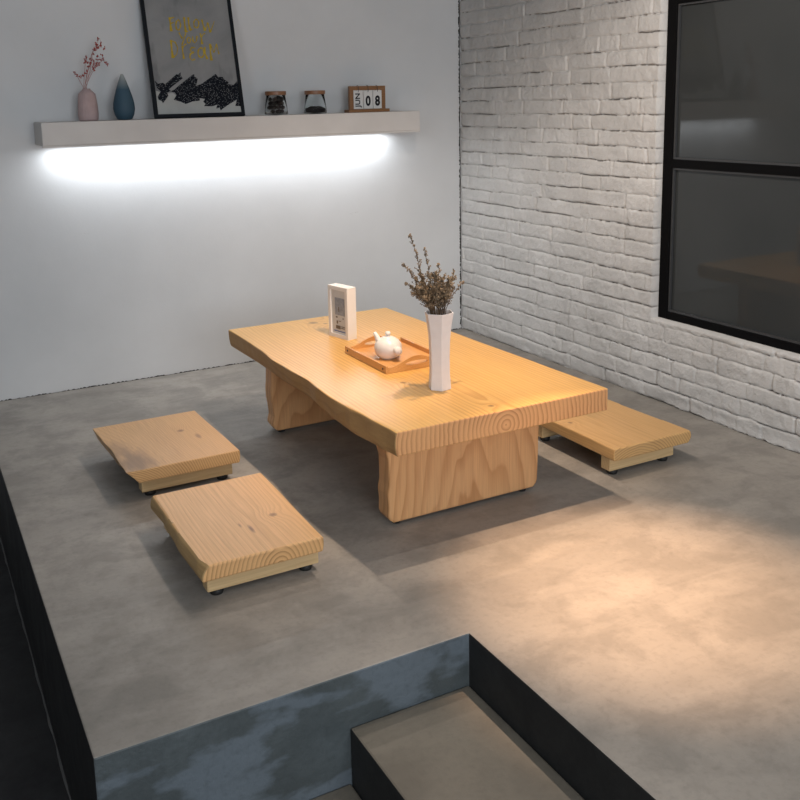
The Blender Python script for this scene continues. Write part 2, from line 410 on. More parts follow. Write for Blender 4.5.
def crack_strip(name, p0, p1, w, dirn, depth, mat, seed, n=160, gap=.0):
    """thin irregular strip along a joint"""
    rr = random.Random(seed); p0 = Vector(p0); p1 = Vector(p1); bm = bmesh.new(); prev = None
    for i in range(n+1):
        p = p0.lerp(p1, i/n); k = w*rr.uniform(.35, 1.1)
        if rr.random() < gap: k = w*.08
        q = [bm.verts.new(p), bm.verts.new(p + Vector(dirn)*k), bm.verts.new(p + Vector(dirn)*k*.9 + Vector(depth)), bm.verts.new(p + Vector(depth))]
        if prev:
            for a in range(4): bm.faces.new((prev[a], prev[(a+1)%4], q[(a+1)%4], q[a]))
        prev = q
    o = bm_obj(name, bm, mat); o['kind'] = 'structure'; return o
filler = plain('dark_joint_strip', (.025,.023,.02), .8)  # plain dark tone for the strips at wall corner and wall foot
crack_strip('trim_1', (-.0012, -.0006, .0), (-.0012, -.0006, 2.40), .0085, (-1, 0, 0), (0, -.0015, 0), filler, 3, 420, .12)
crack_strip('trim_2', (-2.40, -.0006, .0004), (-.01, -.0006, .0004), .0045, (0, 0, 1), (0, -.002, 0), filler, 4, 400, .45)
crack_strip('trim_3', (-2.4105, -2.42, -.3995), (-2.4105, 0, -.3995), .006, (-1, 0, 0), (0, 0, .003), plain('grey_joint_strip', (.12,.12,.12), .8), 5, 50, .0)  # paler grey strip where the plinth meets the lower floor

# ------------------------------------------------------------------ wall shelf
SH = 1.165; SY = -.21
sh = empty('floating_shelf', (-1.23, 0, 1.065), 'long off-white box shelf fixed to the white wall with a light strip beneath', 'shelf')
b_ = box('shelf_board', (-.866, SY, .008), (.866, -.001, .10), M['shelf'], sh); bevel(b_, .0025, 2)
bm = bmesh.new(); add_box(bm, (-.866, SY, 0), (.866, SY+.012, .008)); bm_obj('lip', bm, M['shelf'], sh)
box('light_strip', (-.80, -.070, .002), (.78, -.054, .008), M['led'], sh)

# ------------------------------------------------------------------ slab furniture
def interp(pts, y):
    pts = sorted(pts); 
    if y <= pts[0][0]: return pts[0][1]
    for (a, va), (b, vb) in zip(pts, pts[1:]):
        if y <= b:
            t = (y-a)/(b-a); t = t*t*(3-2*t); return va + (vb-va)*t
    return pts[-1][1]
def slab(name, yr, z0, z1, LT, LB, RT, RB, mats, parent, bulgeL=.006, bulgeR=.003, n=60, seed=1, er=.006):
    """board along y; left/right edges given at top and bottom as (y,x) lists. mats: top, end grain, waney edge"""
    rn = lambda y, s: float(vnoise1(np.array([abs(y)*16 + s*7.1]), seed+s)[0])*(.006 if n > 80 else .003)
    verts = []; faces = []; fm = []
    prof = [(0, 0), (.12, .5), (.35, .9), (.6, 1), (.85, .6), (1, 0)]
    for i in range(n+1):
        y = yr[0] + (yr[1]-yr[0])*i/n
        lt, lb, rt, rb = (interp(q, y) for q in (LT, LB, RT, RB))
        row = []
        for t, bl in prof: row.append((lt+(lb-lt)*t - bulgeL*bl + (rn(y, 1)+rn(y*2.3, 4)*.5)*bl*(bulgeL > 0), y, z1-(z1-z0)*t))
        for t, bl in prof[::-1]: row.append((rt+(rb-rt)*t + bulgeR*bl + rn(y, 2)*bl*(bulgeR > .002)*.5, y, z1-(z1-z0)*t))
        verts += row
    m_ = len(prof)*2
    for i in range(n):
        for k in range(m_):
            k2 = (k+1) % m_
            faces.append((i*m_+k, i*m_+k2, (i+1)*m_+k2, (i+1)*m_+k))
            fm.append(2 if (k < len(prof)-1 and bulgeL > .002) or (len(prof) <= k < m_-1 and bulgeR > .002) else 0)
    faces.append(tuple(range(m_))[::-1]); fm.append(1); faces.append(tuple(n*m_+k for k in range(m_))); fm.append(1)
    me = bpy.data.meshes.new(name); me.from_pydata(verts, [], faces)
    for q in mats: me.materials.append(q)
    me.polygons.foreach_set('material_index', fm)
    bm = bmesh.new(); bm.from_mesh(me); bmesh.ops.recalc_face_normals(bm, faces=bm.faces); bm.to_mesh(me); bm.free()
    o = link(bpy.data.objects.new(name, me), parent); bevel(o, er, 3, 50)
    return o
def foot(parent, x, y, r=.014, h=.012):
    bm = bmesh.new(); add_lathe(bm, [(0, 0), (r*.9, 0), (r, h*.3), (r, h*.7), (r*.8, h), (0, h)], 20, (x, y, 0))
    return bm_obj('foot', bm, M['black_rubber'], parent, True)

# tea table, local origin on the floor at (-1.18,-2.04)
OX, OY = -1.18, -2.04
tb = empty('low_table', (OX, OY, 0), 'low pine slab table with a wavy left edge in the middle of the raised floor', 'table')
def loc(pts): return [(y-OY, x-OX) for y, x in pts]
LT = loc([(-.722,-1.541),(-.90,-1.538),(-1.058,-1.540),(-1.217,-1.552),(-1.35,-1.547),(-1.476,-1.542),(-1.667,-1.554),(-1.78,-1.548),(-1.872,-1.539),(-2.041,-1.529)])
LB = loc([(-.722,-1.533),(-1.043,-1.526),(-1.257,-1.530),(-1.43,-1.524),(-1.60,-1.538),(-1.687,-1.546),(-1.82,-1.550),(-1.951,-1.538),(-2.04,-1.529)])
RT = loc([(-.734,-.845),(-1.0,-.838),(-1.331,-.829),(-1.73,-.818),(-2.05,-.809)]); RB = loc([(-.734,-.845),(-1.331,-.829),(-2.05,-.811)])
slab('tabletop', (0, 1.318), .292, .36, LT, LB, RT, RB, [M['top'], M['top_end'], M['bark']], tb, .004, .001, n=90, seed=3, er=.004)
def leg_slab(y0, y1, xl, xr, z0=.012, z1=.292, seed=0):
    """upright board across the table; left end keeps its natural edge, corners rounded"""
    bm = bmesh.new(); n = 26; L = []; R = []
    for i in range(n+1):
        t = i/n; z = z0 + (z1-z0)*t
        cr = .018*max(0, 1-(z-z0)/.022)**2
        wl = float(vnoise1(np.array([z*30+seed]), 60+seed)[0])*.010
        L.append((xl + cr + wl*min(1, t*6) - .0*t, z)); R.append((xr - cr*.8 + .012*t + float(vnoise1(np.array([z*18+seed]), 70+seed)[0])*.003, z))
    out = L + R[::-1]
    f = [bm.verts.new((x, y0, z)) for x, z in out]; b = [bm.verts.new((x + (.004 if i <= n else 0), y1, z)) for i, (x, z) in enumerate(out)]
    bm.faces.new(f); bm.faces.new(b[::-1])
    for i in range(len(out)):
        j = (i+1) % len(out); bm.faces.new((f[i], f[j], b[j], b[i]))
    o = bm_obj('leg', bm, M['leg_wood'], tb); bevel(o, .007, 3, 60); return o
leg_slab(.175, .250, -.285, .247, seed=1)
leg_slab(1.058, 1.133, -.290, .247, seed=4)
for x, y in ((-.245, .205), (.205, .20), (-.25, 1.085), (.205, 1.085)): foot(tb, x, y)

def seat(label, ox, oy, L_, LT, LB, RT, RB, mats, cleat, h=.108, th=.042, bl=.005, br=.003, n=40, seed=1, cl=(.03,.03), er=.006):
    s = empty('floor_seat', (ox, oy, 0), label, 'seat', 'low wooden floor seats around the table')
    slab('seat', (0, L_), h-th, h, LT, LB, RT, RB, mats, s, bl, br, n=n, seed=seed, er=er)
    x0, x1 = cleat
    for y in (.036, L_-.036-.042):
        c = box('base_rail', (x0, y, .017), (x1, y+.042, h-th), M['rail'], s); bevel(c, .002, 1)
        for x in (x0+cl[0], x1-cl[1]): foot(s, x, y+.022, .018, .017)
    return s
M['rail'] = wood('pale_rail_pine', 'X', (.3, -.1), .011, (.66,.47,.25), (.50,.32,.14), .5, .006, rough=.55)
def seatmats(tag_, **k):
    p = k.pop('pith'); pe = k.pop('pith_end', p); sp = k.pop('spacing', .010)
    lt = k.pop('light', PINE_L); dk = k.pop('dark', PINE_D)
    kn = k.get('knots', ())
    return [wood(tag_+'_top', 'Y', p, sp, lt, dk, .5, .010, rough=.42, **k), wood(tag_+'_end', 'Y', pe, sp, tuple(c*.95 for c in lt), (.27,.115,.035), 1., .006, rough=.55, fine=.3), M['bark2']]
M['bark2'] = wood('seat_edge_wood', 'Y', (.1, -.1), .02, (.44,.29,.13), (.32,.19,.08), .6, .02, rough=.6, fine=.8)
# near left seat (local x measured from its left end)
ox, oy = -2.07, -2.012
f_ = lambda pts: [(y-oy, x-ox) for y, x in pts]
seat('near left floor seat with a dark knot and ringed end grain, beside the table', ox, oy, .483,
     f_([(-1.54,-2.060),(-1.75,-2.060),(-1.963,-2.056),(-2.012,-2.045)]), f_([(-1.54,-2.066),(-1.66,-2.060),(-1.841,-2.067),(-2.012,-2.063)]),
     f_([(-1.54,-1.727),(-2.012,-1.737)]), f_([(-1.54,-1.727),(-2.012,-1.739)]),
     seatmats('near_seat', pith=(.213, .060), spacing=.0115, knots=[((.267,.187,.11),.013)],
              stains=[((.185,.137,.11),.006,.03,.02,(.16,.07,.03),.8), ((.165,.17,.11),.005,.02,.02,(.16,.07,.03),.7)]), (.028, .333), seed=5, bl=.007, er=.005)
# far left seat
ox, oy = -2.10, -1.325
f_ = lambda pts: [(y-oy, x-ox) for y, x in pts]
seat('far left floor seat with a brown stain and slanted left edge, nearest the white wall', ox, oy, .465,
     f_([(-.862,-2.103),(-1.0,-2.097),(-1.12,-2.089),(-1.17,-2.091),(-1.22,-2.092),(-1.325,-2.090)]), f_([(-.862,-2.088),(-1.106,-2.078),(-1.33,-2.052)]),
     f_([(-.846,-1.732),(-1.325,-1.722)]), f_([(-.846,-1.732),(-1.325,-1.724)]),
     seatmats('far_seat', pith=(-.03, -.05), spacing=.0075, cathedral=.10, light=(.62,.37,.165), dark=(.38,.19,.08), knots=[((.262,.28,.11),.014)],
              stains=[((.05,.08,.11),.10,.14,.1,(.17,.10,.055),.75), ((.02,.2,.11),.06,.12,.1,(.30,.18,.09),.6), ((.30,.20,.11),.01,.03,.02,(.2,.1,.05),.6)]), (.062, .362), seed=9, bl=-.001, er=.0035)
# right seat
ox, oy = -.69, -1.937
f_ = lambda pts: [(y-oy, x-ox) for y, x in pts]
seat('right floor seat between the table and the brick wall', ox, oy, .462,
     f_([(-1.47,-.683),(-1.937,-.683)]), f_([(-1.47,-.681),(-1.937,-.683)]),
     f_([(-1.47,-.366),(-1.937,-.355)]), f_([(-1.47,-.372),(-1.937,-.362)]),
     seatmats('right_seat', pith=(.10, -.06), spacing=.009, light=(.64,.40,.175), knots=[((.046,.265,.11),.010)],
              stains=[((.17,.33,.11),.05,.08,.05,(.36,.24,.10),.5)]), (.020, .300), seed=14, bl=.001, br=.010, er=.005)

# ------------------------------------------------------------------ on the table
TZ = .36
# tea tray
tr = empty('tea_tray', (-1.19, -1.4175, TZ), 'rectangular wooden tray with arched ends on the table, carrying the teapot', 'tray')
hw, hl = .114, .149
o = box('tray_bottom', (-hw+.006, -hl+.006, .004), (hw-.006, hl-.006, .010), M['tray_wood'], tr)
for s in (-1, 1):
    bm = bmesh.new(); add_box(bm, (min(s*hw, s*(hw-.008)), -hl, 0), (max(s*hw, s*(hw-.008)), hl, .026)); o = bm_obj('side_rail', bm, M['tray_wood'], tr); bevel(o, .0015, 2)
for s in (-1, 1):
    bm = bmesh.new(); n = 28; xi = hw-.0085
    top = []
    for i in range(n+1):
        x = -xi + 2*xi*i/n; top.append((x, .020 + .026*(.5+.5*math.cos(PI*min(1, abs(x)/(xi*.92))))))
    # arched end with an oval grip slot: upper bridge, lower rail and the two cheeks
    sl = [(.042*math.cos(a), .0235 + .0065*math.sin(a)) for a in [2*PI*k/24 for k in range(24)]]
    ya, yb = (hl-.008, hl) if s > 0 else (-hl, -hl+.008)
    me_o = [(-xi, .001), (xi, .001)] + [(x, z) for x, z in top[::-1]]
    def strip(yc):
        vo = [bm.verts.new((x, yc, z)) for x, z in me_o]; vi = [bm.verts.new((x, yc, z)) for x, z in sl]
        ed = []
        for V in (vo, vi):
            for a_, b2 in zip(V, V[1:]+V[:1]): ed.append(bm.edges.new((a_, b2)))
        bmesh.ops.triangle_fill(bm, use_beauty=True, use_dissolve=False, edges=ed)
        return vo, vi
    A = strip(ya); B = strip(yb)
    for P_, Q_ in zip(A, B):
        for i in range(len(P_)):
            j = (i+1) % len(P_); bm.faces.new((P_[i], P_[j], Q_[j], Q_[i]))
    bm_obj('handle_end', bm, M['tray_wood'], tr)
for s in (-1, 1):
    for yy in (-.128, .128):
        bm = bmesh.new(); add_lathe(bm, [(0, 0), (.004, 0), (.0035, .0012), (0, .0015)], 12, M=Matrix.Translation((s*hw, yy, .013)) @ Matrix.Rotation(s*PI/2, 4, 'Y'))
        bm_obj('screw', bm, M['wire'], tr, True)
# teapot
tp = empty('teapot', (-1.222, -1.432, TZ+.0102), 'small round white ceramic teapot standing on the wooden tray', 'teapot')
bm = bmesh.new(); prof = [(0, 0), (.026, 0), (.028, .003), (.038, .011), (.0445, .023), (.0465, .036), (.0440, .050), (.036, .061), (.026, .068), (.020, .070), (0, .070)]
add_lathe(bm, prof, 40); bm_obj('body', bm, M['ceramic'], tp, True)
bm = bmesh.new(); add_lathe(bm, [(.022, .0692), (.020, .0715), (.012, .074), (.006, .0755), (.0058, .078), (.009, .081), (.0098, .085), (.007, .090), (0, .091)], 28); bm_obj('lid', bm, M['ceramic'], tp, True)
bm = bmesh.new(); add_tube(bm, [(-.020, .014, .050), (-.028, .019, .064), (-.032, .022, .076), (-.037, .025, .087)], [.013, .010, .0075, .006], 16); bm_obj('spout', bm, M['ceramic'], tp, True)
bm = bmesh.new(); d = Vector((-.02, -.99, .10)).normalized(); p0 = Vector((.006, -.036, .034))
add_tube(bm, [p0, p0+d*.010, p0+d*.024, p0+d*.030], [.012, .0125, .0145, .012], 20); bm_obj('handle', bm, M['ceramic'], tp, True)

# white picture frame on the table
ang = math.atan2(-.11, .025)   # along the picture face
pf = empty('picture_frame', (-1.214, -1.066, TZ), 'thick white box picture frame with a small print, standing upright on the table', 'picture frame')
pf.rotation_euler = (0, 0, ang + .0)
W_, D_, Hh = .113, .041, .193
# local: x along the face (towards camera), -y side = picture face
bm = bmesh.new(); b = .014
hx = W_/2
add_box(bm, (-hx, -D_/2, 0), (hx, D_/2, b)); add_box(bm, (-hx, -D_/2, Hh-b), (hx, D_/2, Hh)); add_box(bm, (-hx, -D_/2, b), (-hx+b, D_/2, Hh-b)); add_box(bm, (hx-b, -D_/2, b), (hx, D_/2, Hh-b))
o = bm_obj('frame', bm, M['frame_white'], pf)
box('mat_board', (-hx+b, -D_/2+.0055, b), (hx-b, -D_/2+.0085, Hh-b), M['card'], pf)
yy = -D_/2+.0052
pr_ = box('print', (-.022, yy-.0006, .085), (.034, yy+.0004, .150), plain('print_grey', (.30,.32,.36), .5, var=.25, scale=60), pf)
bm = bmesh.new(); 
for x0, z0, x1, z1 in [(-.002,.098,.003,.116), (-.018,.074,-.008,.080), (.022,.072,.027,.077), (-.014,.052,-.006,.064), (-.018,.033,.008,.046), (.012,.036,.033,.039), (.012,.042,.033,.045), (.0,.062,.012,.064)]:
    add_box(bm, (x0, yy-.0012, z0), (x1, yy-.0006, z1))
bm_obj('print_marks', bm, plain('print_brown', (.16,.13,.10), .6, var=.4, scale=300), pf)
box('blue_line', (-.030, yy-.0010, .0225), (.036, yy-.0004, .0262), plain('print_blue', (.10,.16,.36), .6), pf)

# hexagonal white vase
vs = empty('vase', (-1.233, -1.776, TZ), 'tall white faceted vase with a narrow waist on the table, holding dried flowers', 'vase')
bm = bmesh.new(); prof = [(.0, 0), (.0350, 0), (.0358, .003), (.0325, .05), (.0320, .10), (.0345, .16), (.039, .20), (.0455, .236), (.0425, .236), (.036, .19), (.030, .14), (.029, .05), (0, .03)]
rz = Matrix.Rotation(.18, 4, 'Z')
rings = add_lathe(bm, prof, 6, M=rz); o = bm_obj('vase_body', bm, M['vase_white'], vs); bevel(o, .0012, 2, 20)

# dried flowers (stems and blossom sprays)
fx = empty('dried_flower_bunch', (-1.233, -1.776, TZ+.05), 'bunch of dry brown filler flowers with airy sprigs standing in the white vase', 'dried flowers')
base = Vector((-1.233, -1.776, TZ+.05)); rgt = Vector((.89, -.453, 0)); bk = Vector((.453, .89, 0))
def pxy(px, py, dep=0):
    x = -1.2305 + .0034*(px-440); z = .713 + (270-py)*.003 + (465-px)*.0003
    return Vector((x, -1.775, z)) + bk*dep - base
rf = random.Random(3)
def blossom(bm, p, r, rr):
    d = Vector((rr.uniform(-1,1), rr.uniform(-1,1), rr.uniform(.0,1))).normalized()
    a = d.orthogonal().normalized(); b2 = d.cross(a)
    top = bm.verts.new(p + d*r*1.5); bot = bm.verts.new(p - d*r); q = [bm.verts.new(p + (a*math.cos(t)+b2*math.sin(t))*r*.75) for t in (0, 2.1, 4.2)]
    for i in range(3):
        bm.faces.new((top, q[i], q[(i+1)%3])); bm.faces.new((bot, q[(i+1)%3], q[i]))
def spray(tip, dens, side, start=.45, rr=rf, r0=.0016, br=.0027, nb=14):
    a = Vector((rr.uniform(-.015,.015), rr.uniform(-.015,.015), -.005)); h2 = Vector((tip.x, tip.y, 0))
    mouth = h2*.35
    if mouth.length > .026: mouth = mouth.normalized()*.026
    mouth = Vector((mouth.x, mouth.y, .190)); mid = mouth + (tip-mouth)*.5 + Vector((0, 0, .012)) - h2*.06
    pts = [a, a.lerp(mouth, .5), mouth]
    for i in range(1, 7):
        t = i/6
        p = mouth*(1-t)**2 + mid*2*t*(1-t) + tip*t**2
        if i < 6: p += Vector((rr.uniform(-1,1), rr.uniform(-1,1), 0))*.0015
        pts.append(p)
    bs = bmesh.new(); add_tube(bs, pts, [r0*(1-.6*i/8) for i in range(9)], 5)
    bb = bmesh.new()
    for k in range(nb):
        t = start + (1-start)*(k+rr.random())/nb; f = t*8; i = min(7, int(f)); p = pts[i].lerp(pts[i+1], f-i)
        d = (pts[i+1]-pts[i]).normalized(); o = Vector((rr.uniform(-1,1), rr.uniform(-1,1), rr.uniform(-.2,.6)))
        L = side*(1.25-t)*rr.uniform(.6, 1.2)
        e = p + (d*.9 + o*.8).normalized()*L
        add_tube(bs, [p, p.lerp(e, .5)+Vector((0,0,.0015)), e], [r0*.45, r0*.35, r0*.25], 4)
        for q in range(dens):
            w = p.lerp(e, rr.uniform(.3, 1.05)) + Vector((rr.uniform(-1,1), rr.uniform(-1,1), rr.uniform(-1,1)))*.0032
            if w.z > .185: blossom(bb, w, br*rr.uniform(.6, 1.3), rr)
    for q in range(8):
        blossom(bb, pts[-1] + Vector((rr.uniform(-1,1), rr.uniform(-1,1), rr.uniform(-2,1)))*.003, br, rr)
    s = bm_obj('stem', bs, M['stem_brown'], fx, True); bm_obj('blossoms', bb, M['bloom'], s)
spray(pxy(411, 235, .0), 6, .034, .42, nb=26)
spray(pxy(426, 249, .02), 5, .026, .5, nb=14)
spray(pxy(405, 263, -.01), 6, .034, .45, nb=20)
spray(pxy(406, 280, -.03), 6, .034, .4, nb=18)
spray(pxy(440, 264, .02), 5, .022, .5, nb=14)
spray(pxy(455, 270, -.02), 4, .024, .55, nb=11)
spray(pxy(465, 283, .01), 3, .022, .6, nb=9)
spray(pxy(457, 291, .04), 3, .020, .6, nb=9)
spray(pxy(413, 295, .03), 3, .022, .5, nb=8)
for px, py, dp in [(413,284,-.03),(417,279,.03),(436,270,-.05),(448,275,-.05),(456,280,.03),(452,288,.05),(424,282,.06),(415,292,0),(447,292,-.05),(422,292,-.06),(422,275,.03),(428,272,-.03),(434,274,.0),(441,277,-.035),(446,279,.035),(450,282,0),(420,286,-.02),(432,284,-.045),(440,290,.05),(428,290,.045)]:
    spray(pxy(px, py, dp), 8, .040, .28, nb=26, br=.0026)

# ------------------------------------------------------------------ on the shelf
# fluted pink vase
pv = empty('vase', (-1.893, -.115, SH), 'small dusty pink fluted vase with a sprig, at the left end of the shelf', 'vase')
bm = bmesh.new(); prof = [(0, 0), (.034, 0), (.0395, .006), (.0415, .025), (.0400, .06), (.0365, .095), (.034, .110), (.024, .120), (.016, .127), (.0155, .131), (.013, .131), (.012, .11), (0, .10)]
n = 96
rings = add_lathe(bm, prof, n)
for R, (r, z) in zip(rings, prof):
    if len(R) == 1 or not (.01 < z < .112): continue
    for i, v in enumerate(R):
        k = 1 - .035*(.5+.5*math.cos(i*2*PI/4)); v.co.x *= k; v.co.y *= k
bm_obj('vase_body', bm, M['pink'], pv, True)
sp_ = empty('dried_sprig', (-1.893, -.115, SH+.10), 'red berried dry twig sprig standing in the pink vase', 'dried twigs')
def sx2(px, py, dep=0):
    return Vector((-1.86+.0039*(px-97)+1.893, dep, 1.166+(121-py)*.0040-SH-.10))
r2 = random.Random(8)
def twig(pxs, berries, th=.0012):
    pts = [Vector((0, 0, -.04)) + Vector((r2.uniform(-.006,.006), r2.uniform(-.006,.006), 0))] + [sx2(*p) for p in pxs]
    bs = bmesh.new(); add_tube(bs, pts, [th*(1-.5*i/len(pts)) for i in range(len(pts))], 5)
    bb = bmesh.new(); 
    for (px, py) in berries:
        c = sx2(px, py, r2.uniform(-.015, .015)); j = min(pts[1:], key=lambda q: (q-c).length)
        add_tube(bs, [j, c], [th*.5, th*.4], 4)
        for q in range(4):
            blossom(bb, c + Vector((r2.uniform(-1,1), r2.uniform(-1,1), r2.uniform(-1,1)))*.005, .0042, r2)
    s = bm_obj('stem', bs, M['twig'], sp_, True); bm_obj('berries', bb, M['twig_red'], s)
twig([(87,86),(94,70),(97,55),(101,46),(106,38)], [(102,44),(105,39),(104,47),(108,43),(110,48),(106,46),(98,54),(97,60)])
twig([(88,86),(96,72),(103,64),(109,59)], [(108,59),(106,60),(103,64),(100,64),(99,63),(101,60),(102,56),(107,55),(112,65),(110,63)])
twig([(86,86),(88,72),(90,60)], [(90,59),(92,57),(89,62),(91,62),(87,75),(89,73)])
twig([(85,86),(81,78),(79,73)], [(79,73),(80,75),(83,77)])
twig([(89,86),(92,76),(97,68),(100,64)], [(99,66),(96,68),(101,65),(98,70)])
twig([(87,86),(93,66),(98,51),(103,47)], [(103,47),(100,50),(99,48),(95,58),(102,44)])
twig([(87,86),(90,74),(95,64)], [(93,66),(95,63),(91,70)])
# blue drop vase
bvs = empty('vase', (-1.747, -.125, SH), 'blue teardrop vase fading to a pale tip, between the pink vase and the poster', 'vase')
bm = bmesh.new(); add_lathe(bm, [(0, 0), (.024, 0), (.031, .004), (.040, .022), (.0445, .045), (.043, .068), (.037, .095), (.028, .125), (.018, .155), (.010, .175), (.005, .187), (.003, .188), (0, .186)], 40)
bm_obj('vase_body', bm, M['blue'], bvs, True)
# framed poster leaning on the wall
PW, PH, PD = .400, .585, .018
po = empty('framed_poster', (-1.429, -.168, SH+.0046), 'black framed grey poster with gold lettering leaning on the wall above the shelf', 'poster')
po.rotation_euler = (-math.atan2(.144, .585), 0, 0)
# local: x across, z up, front face at y=0-, back at +PD
bm = bmesh.new(); fb = .015
for a, b in [((-PW/2, 0, 0), (PW/2, PD, fb)), ((-PW/2, 0, PH-fb), (PW/2, PD, PH)), ((-PW/2, 0, fb), (-PW/2+fb, PD, PH-fb)), ((PW/2-fb, 0, fb), (PW/2, PD, PH-fb))]: add_box(bm, a, b)
o = bm_obj('frame', bm, M['black_frame'], po); bevel(o, .001, 1)
prt = box('print', (-PW/2+fb, .006, fb), (PW/2-fb, .010, PH-fb), M['poster'], po)
iw = PW-2*fb
def pz(X, Y):
    t = Y/765.; xl = 30 + (120-30)*t; xr = 578 + (665-578)*t
    u = (X-xl)/(xr-xl); Yb = 765-17*u
    return (-iw/2 + u*iw, fb + (Yb-Y)/Yb*.475)
def brush(bm, pts, w, y0=.0048, y1=.0058, taper=True):
    """a flat painted stroke with slight thickness"""
    P_ = [Vector(pz(*p)) for p in pts]
    L = []; R = []
    for i, p in enumerate(P_):
        t = (P_[min(i+1, len(P_)-1)] - P_[max(i-1, 0)]).normalized(); nn = Vector((-t.y, t.x))
        k = 1.2*w*(.75+.35*math.sin(i*2.3+len(pts)))
        L.append(p+nn*k/2); R.append(p-nn*k/2)
    out = L + R[::-1]
    lim = iw/2-.0005
    f = [bm.verts.new((max(-lim, min(lim, v.x)), y0, v.y)) for v in out]; b = [bm.verts.new((max(-lim, min(lim, v.x)), y1, v.y)) for v in out]
    n = len(P_)
    for i in range(n-1):
        bm.faces.new((f[i], f[i+1], f[2*n-2-i], f[2*n-1-i]))
    for i in range(2*n):
        j = (i+1) % (2*n); bm.faces.new((f[i], b[i], b[j], f[j]))
def ell(cx, cy, rx, ry, a0=0, a1=360, n=14): return [(cx+rx*math.cos(math.radians(a0+(a1-a0)*i/n)), cy+ry*math.sin(math.radians(a0+(a1-a0)*i/n))) for i in range(n+1)]
words = {'FOLLOW': [([(190,88),(195,120),(203,185)], .0095), ([(188,96),(222,86)], .006), ([(194,132),(220,122)], .006), (ell(247,140,15,36,-60,300), .006),
                    ([(285,84),(290,140),(298,190)], .0095), ([(313,84),(316,130),(326,176)], .0095), ([(296,188),(312,182)], .006), ([(324,176),(342,168)], .006), (ell(366,128,17,30), .006),
                    ([(402,98),(412,140),(424,178)], .0085), ([(424,178),(440,120)], .004), ([(440,118),(452,160),(460,188)], .0085), ([(460,186),(486,108)], .004)],
         'your': [([(252,192),(262,215),(275,234)], .007), ([(296,196),(285,235),(272,278)], .0055), (ell(316,246,11,20), .005), ([(340,216),(343,250),(354,264),(366,250),(370,214)], .0055),
                  ([(392,196),(398,230),(404,272)], .008), ([(400,222),(410,202),(424,196)], .005)],
         'DREAM': [([(200,246),(205,310),(213,372)], .0105), ([(198,248),(228,262),(244,300),(238,345),(213,370)], .0045), ([(272,284),(277,330),(284,376)], .0075), ([(276,300),(286,282),(298,272)], .005),
                   ([(358,298),(336,296),(324,312),(334,328),(350,330)], .006), ([(350,330),(326,342),(322,366),(336,386),(356,378)], .006), (ell(396,332,20,34), .0065), ([(420,292),(424,340),(438,376)], .008),
                   ([(456,268),(459,330),(465,386)], .010), ([(460,274),(476,318),(482,330)], .005), ([(482,330),(492,296),(500,268)], .005), ([(500,268),(508,310),(516,340)], .0045)]}
for wn, st in words.items():
    bm = bmesh.new()
    for i, (p, w) in enumerate(st): brush(bm, p, w, .0046+.00003*i, .0059)
    o = bm_obj('lettering', bm, M['gold'], prt); o['label'] = 'gold brush word ' + wn
bm = bmesh.new()
low = [(105,775),(105,600),(160,620),(215,615),(255,660),(300,650),(400,640),(470,660),(520,640),(570,690),(640,640),(672,640),(672,775)]
pts = [pz(*p) for p in low]; pts = [(max(-iw/2+.0005, min(iw/2-.0005, a)), max(fb+.0005, b)) for a, b in pts]
f = [bm.verts.new((a, .0053, b)) for a, b in pts]; b = [bm.verts.new((a, .0060, bb)) for a, bb in pts]
bmesh.ops.triangle_fill(bm, use_beauty=True, edges=[bm.edges.new((f[i], f[(i+1)%len(f)])) for i in range(len(f))])
for i in range(len(f)): j = (i+1)%len(f); bm.faces.new((f[i], b[i], b[j], f[j]))
o = bm_obj('pale_ground', bm, M['poster_light'], prt); o['label'] = 'pale grey bottom of the poster'
def jag(bm, pts, y0):
    q = [pz(*p) for p in pts]; q = [(max(-iw/2+.0005, min(iw/2-.0005, a)), b) for a, b in q]
    f = [bm.verts.new((a, y0, b)) for a, b in q]; g = [bm.verts.new((a, .0054, b)) for a, b in q]
    bmesh.ops.triangle_fill(bm, use_beauty=True, edges=[bm.edges.new((f[i], f[(i+1)%len(f)])) for i in range(len(f))])
    for i in range(len(f)): j = (i+1)%len(f); bm.faces.new((f[i], g[i], g[j], f[j]))
bm = bmesh.new()
jag(bm, [(96,530),(118,552),(150,545),(162,556),(236,484),(244,488),(262,470),(262,492),(276,512),(206,572),(188,590),(200,602),(176,612),(184,636),(150,686),(142,672),(122,662),(116,640),(134,606),(112,580)], .0046)
jag(bm, [(196,604),(222,592),(248,566),(336,490),(350,482),(352,500),(374,516),(362,566),(402,548),(492,480),(506,500),(538,502),(552,520),(578,538),(574,552),(612,556),(636,530),(662,540),(672,640),(672,706),(650,706),(622,704),(632,660),(570,700),(540,722),(524,736),(516,716),(494,724),(500,696),(470,708),(414,706),(424,690),(408,676),(420,656),(384,650),(386,668),(338,674),(296,692),(262,676),(218,662),(236,630),(226,614)], .0045)
o = bm_obj('speckled_mountains', bm, M['speckle'], prt); o['label'] = 'speckled black jagged brush shapes'
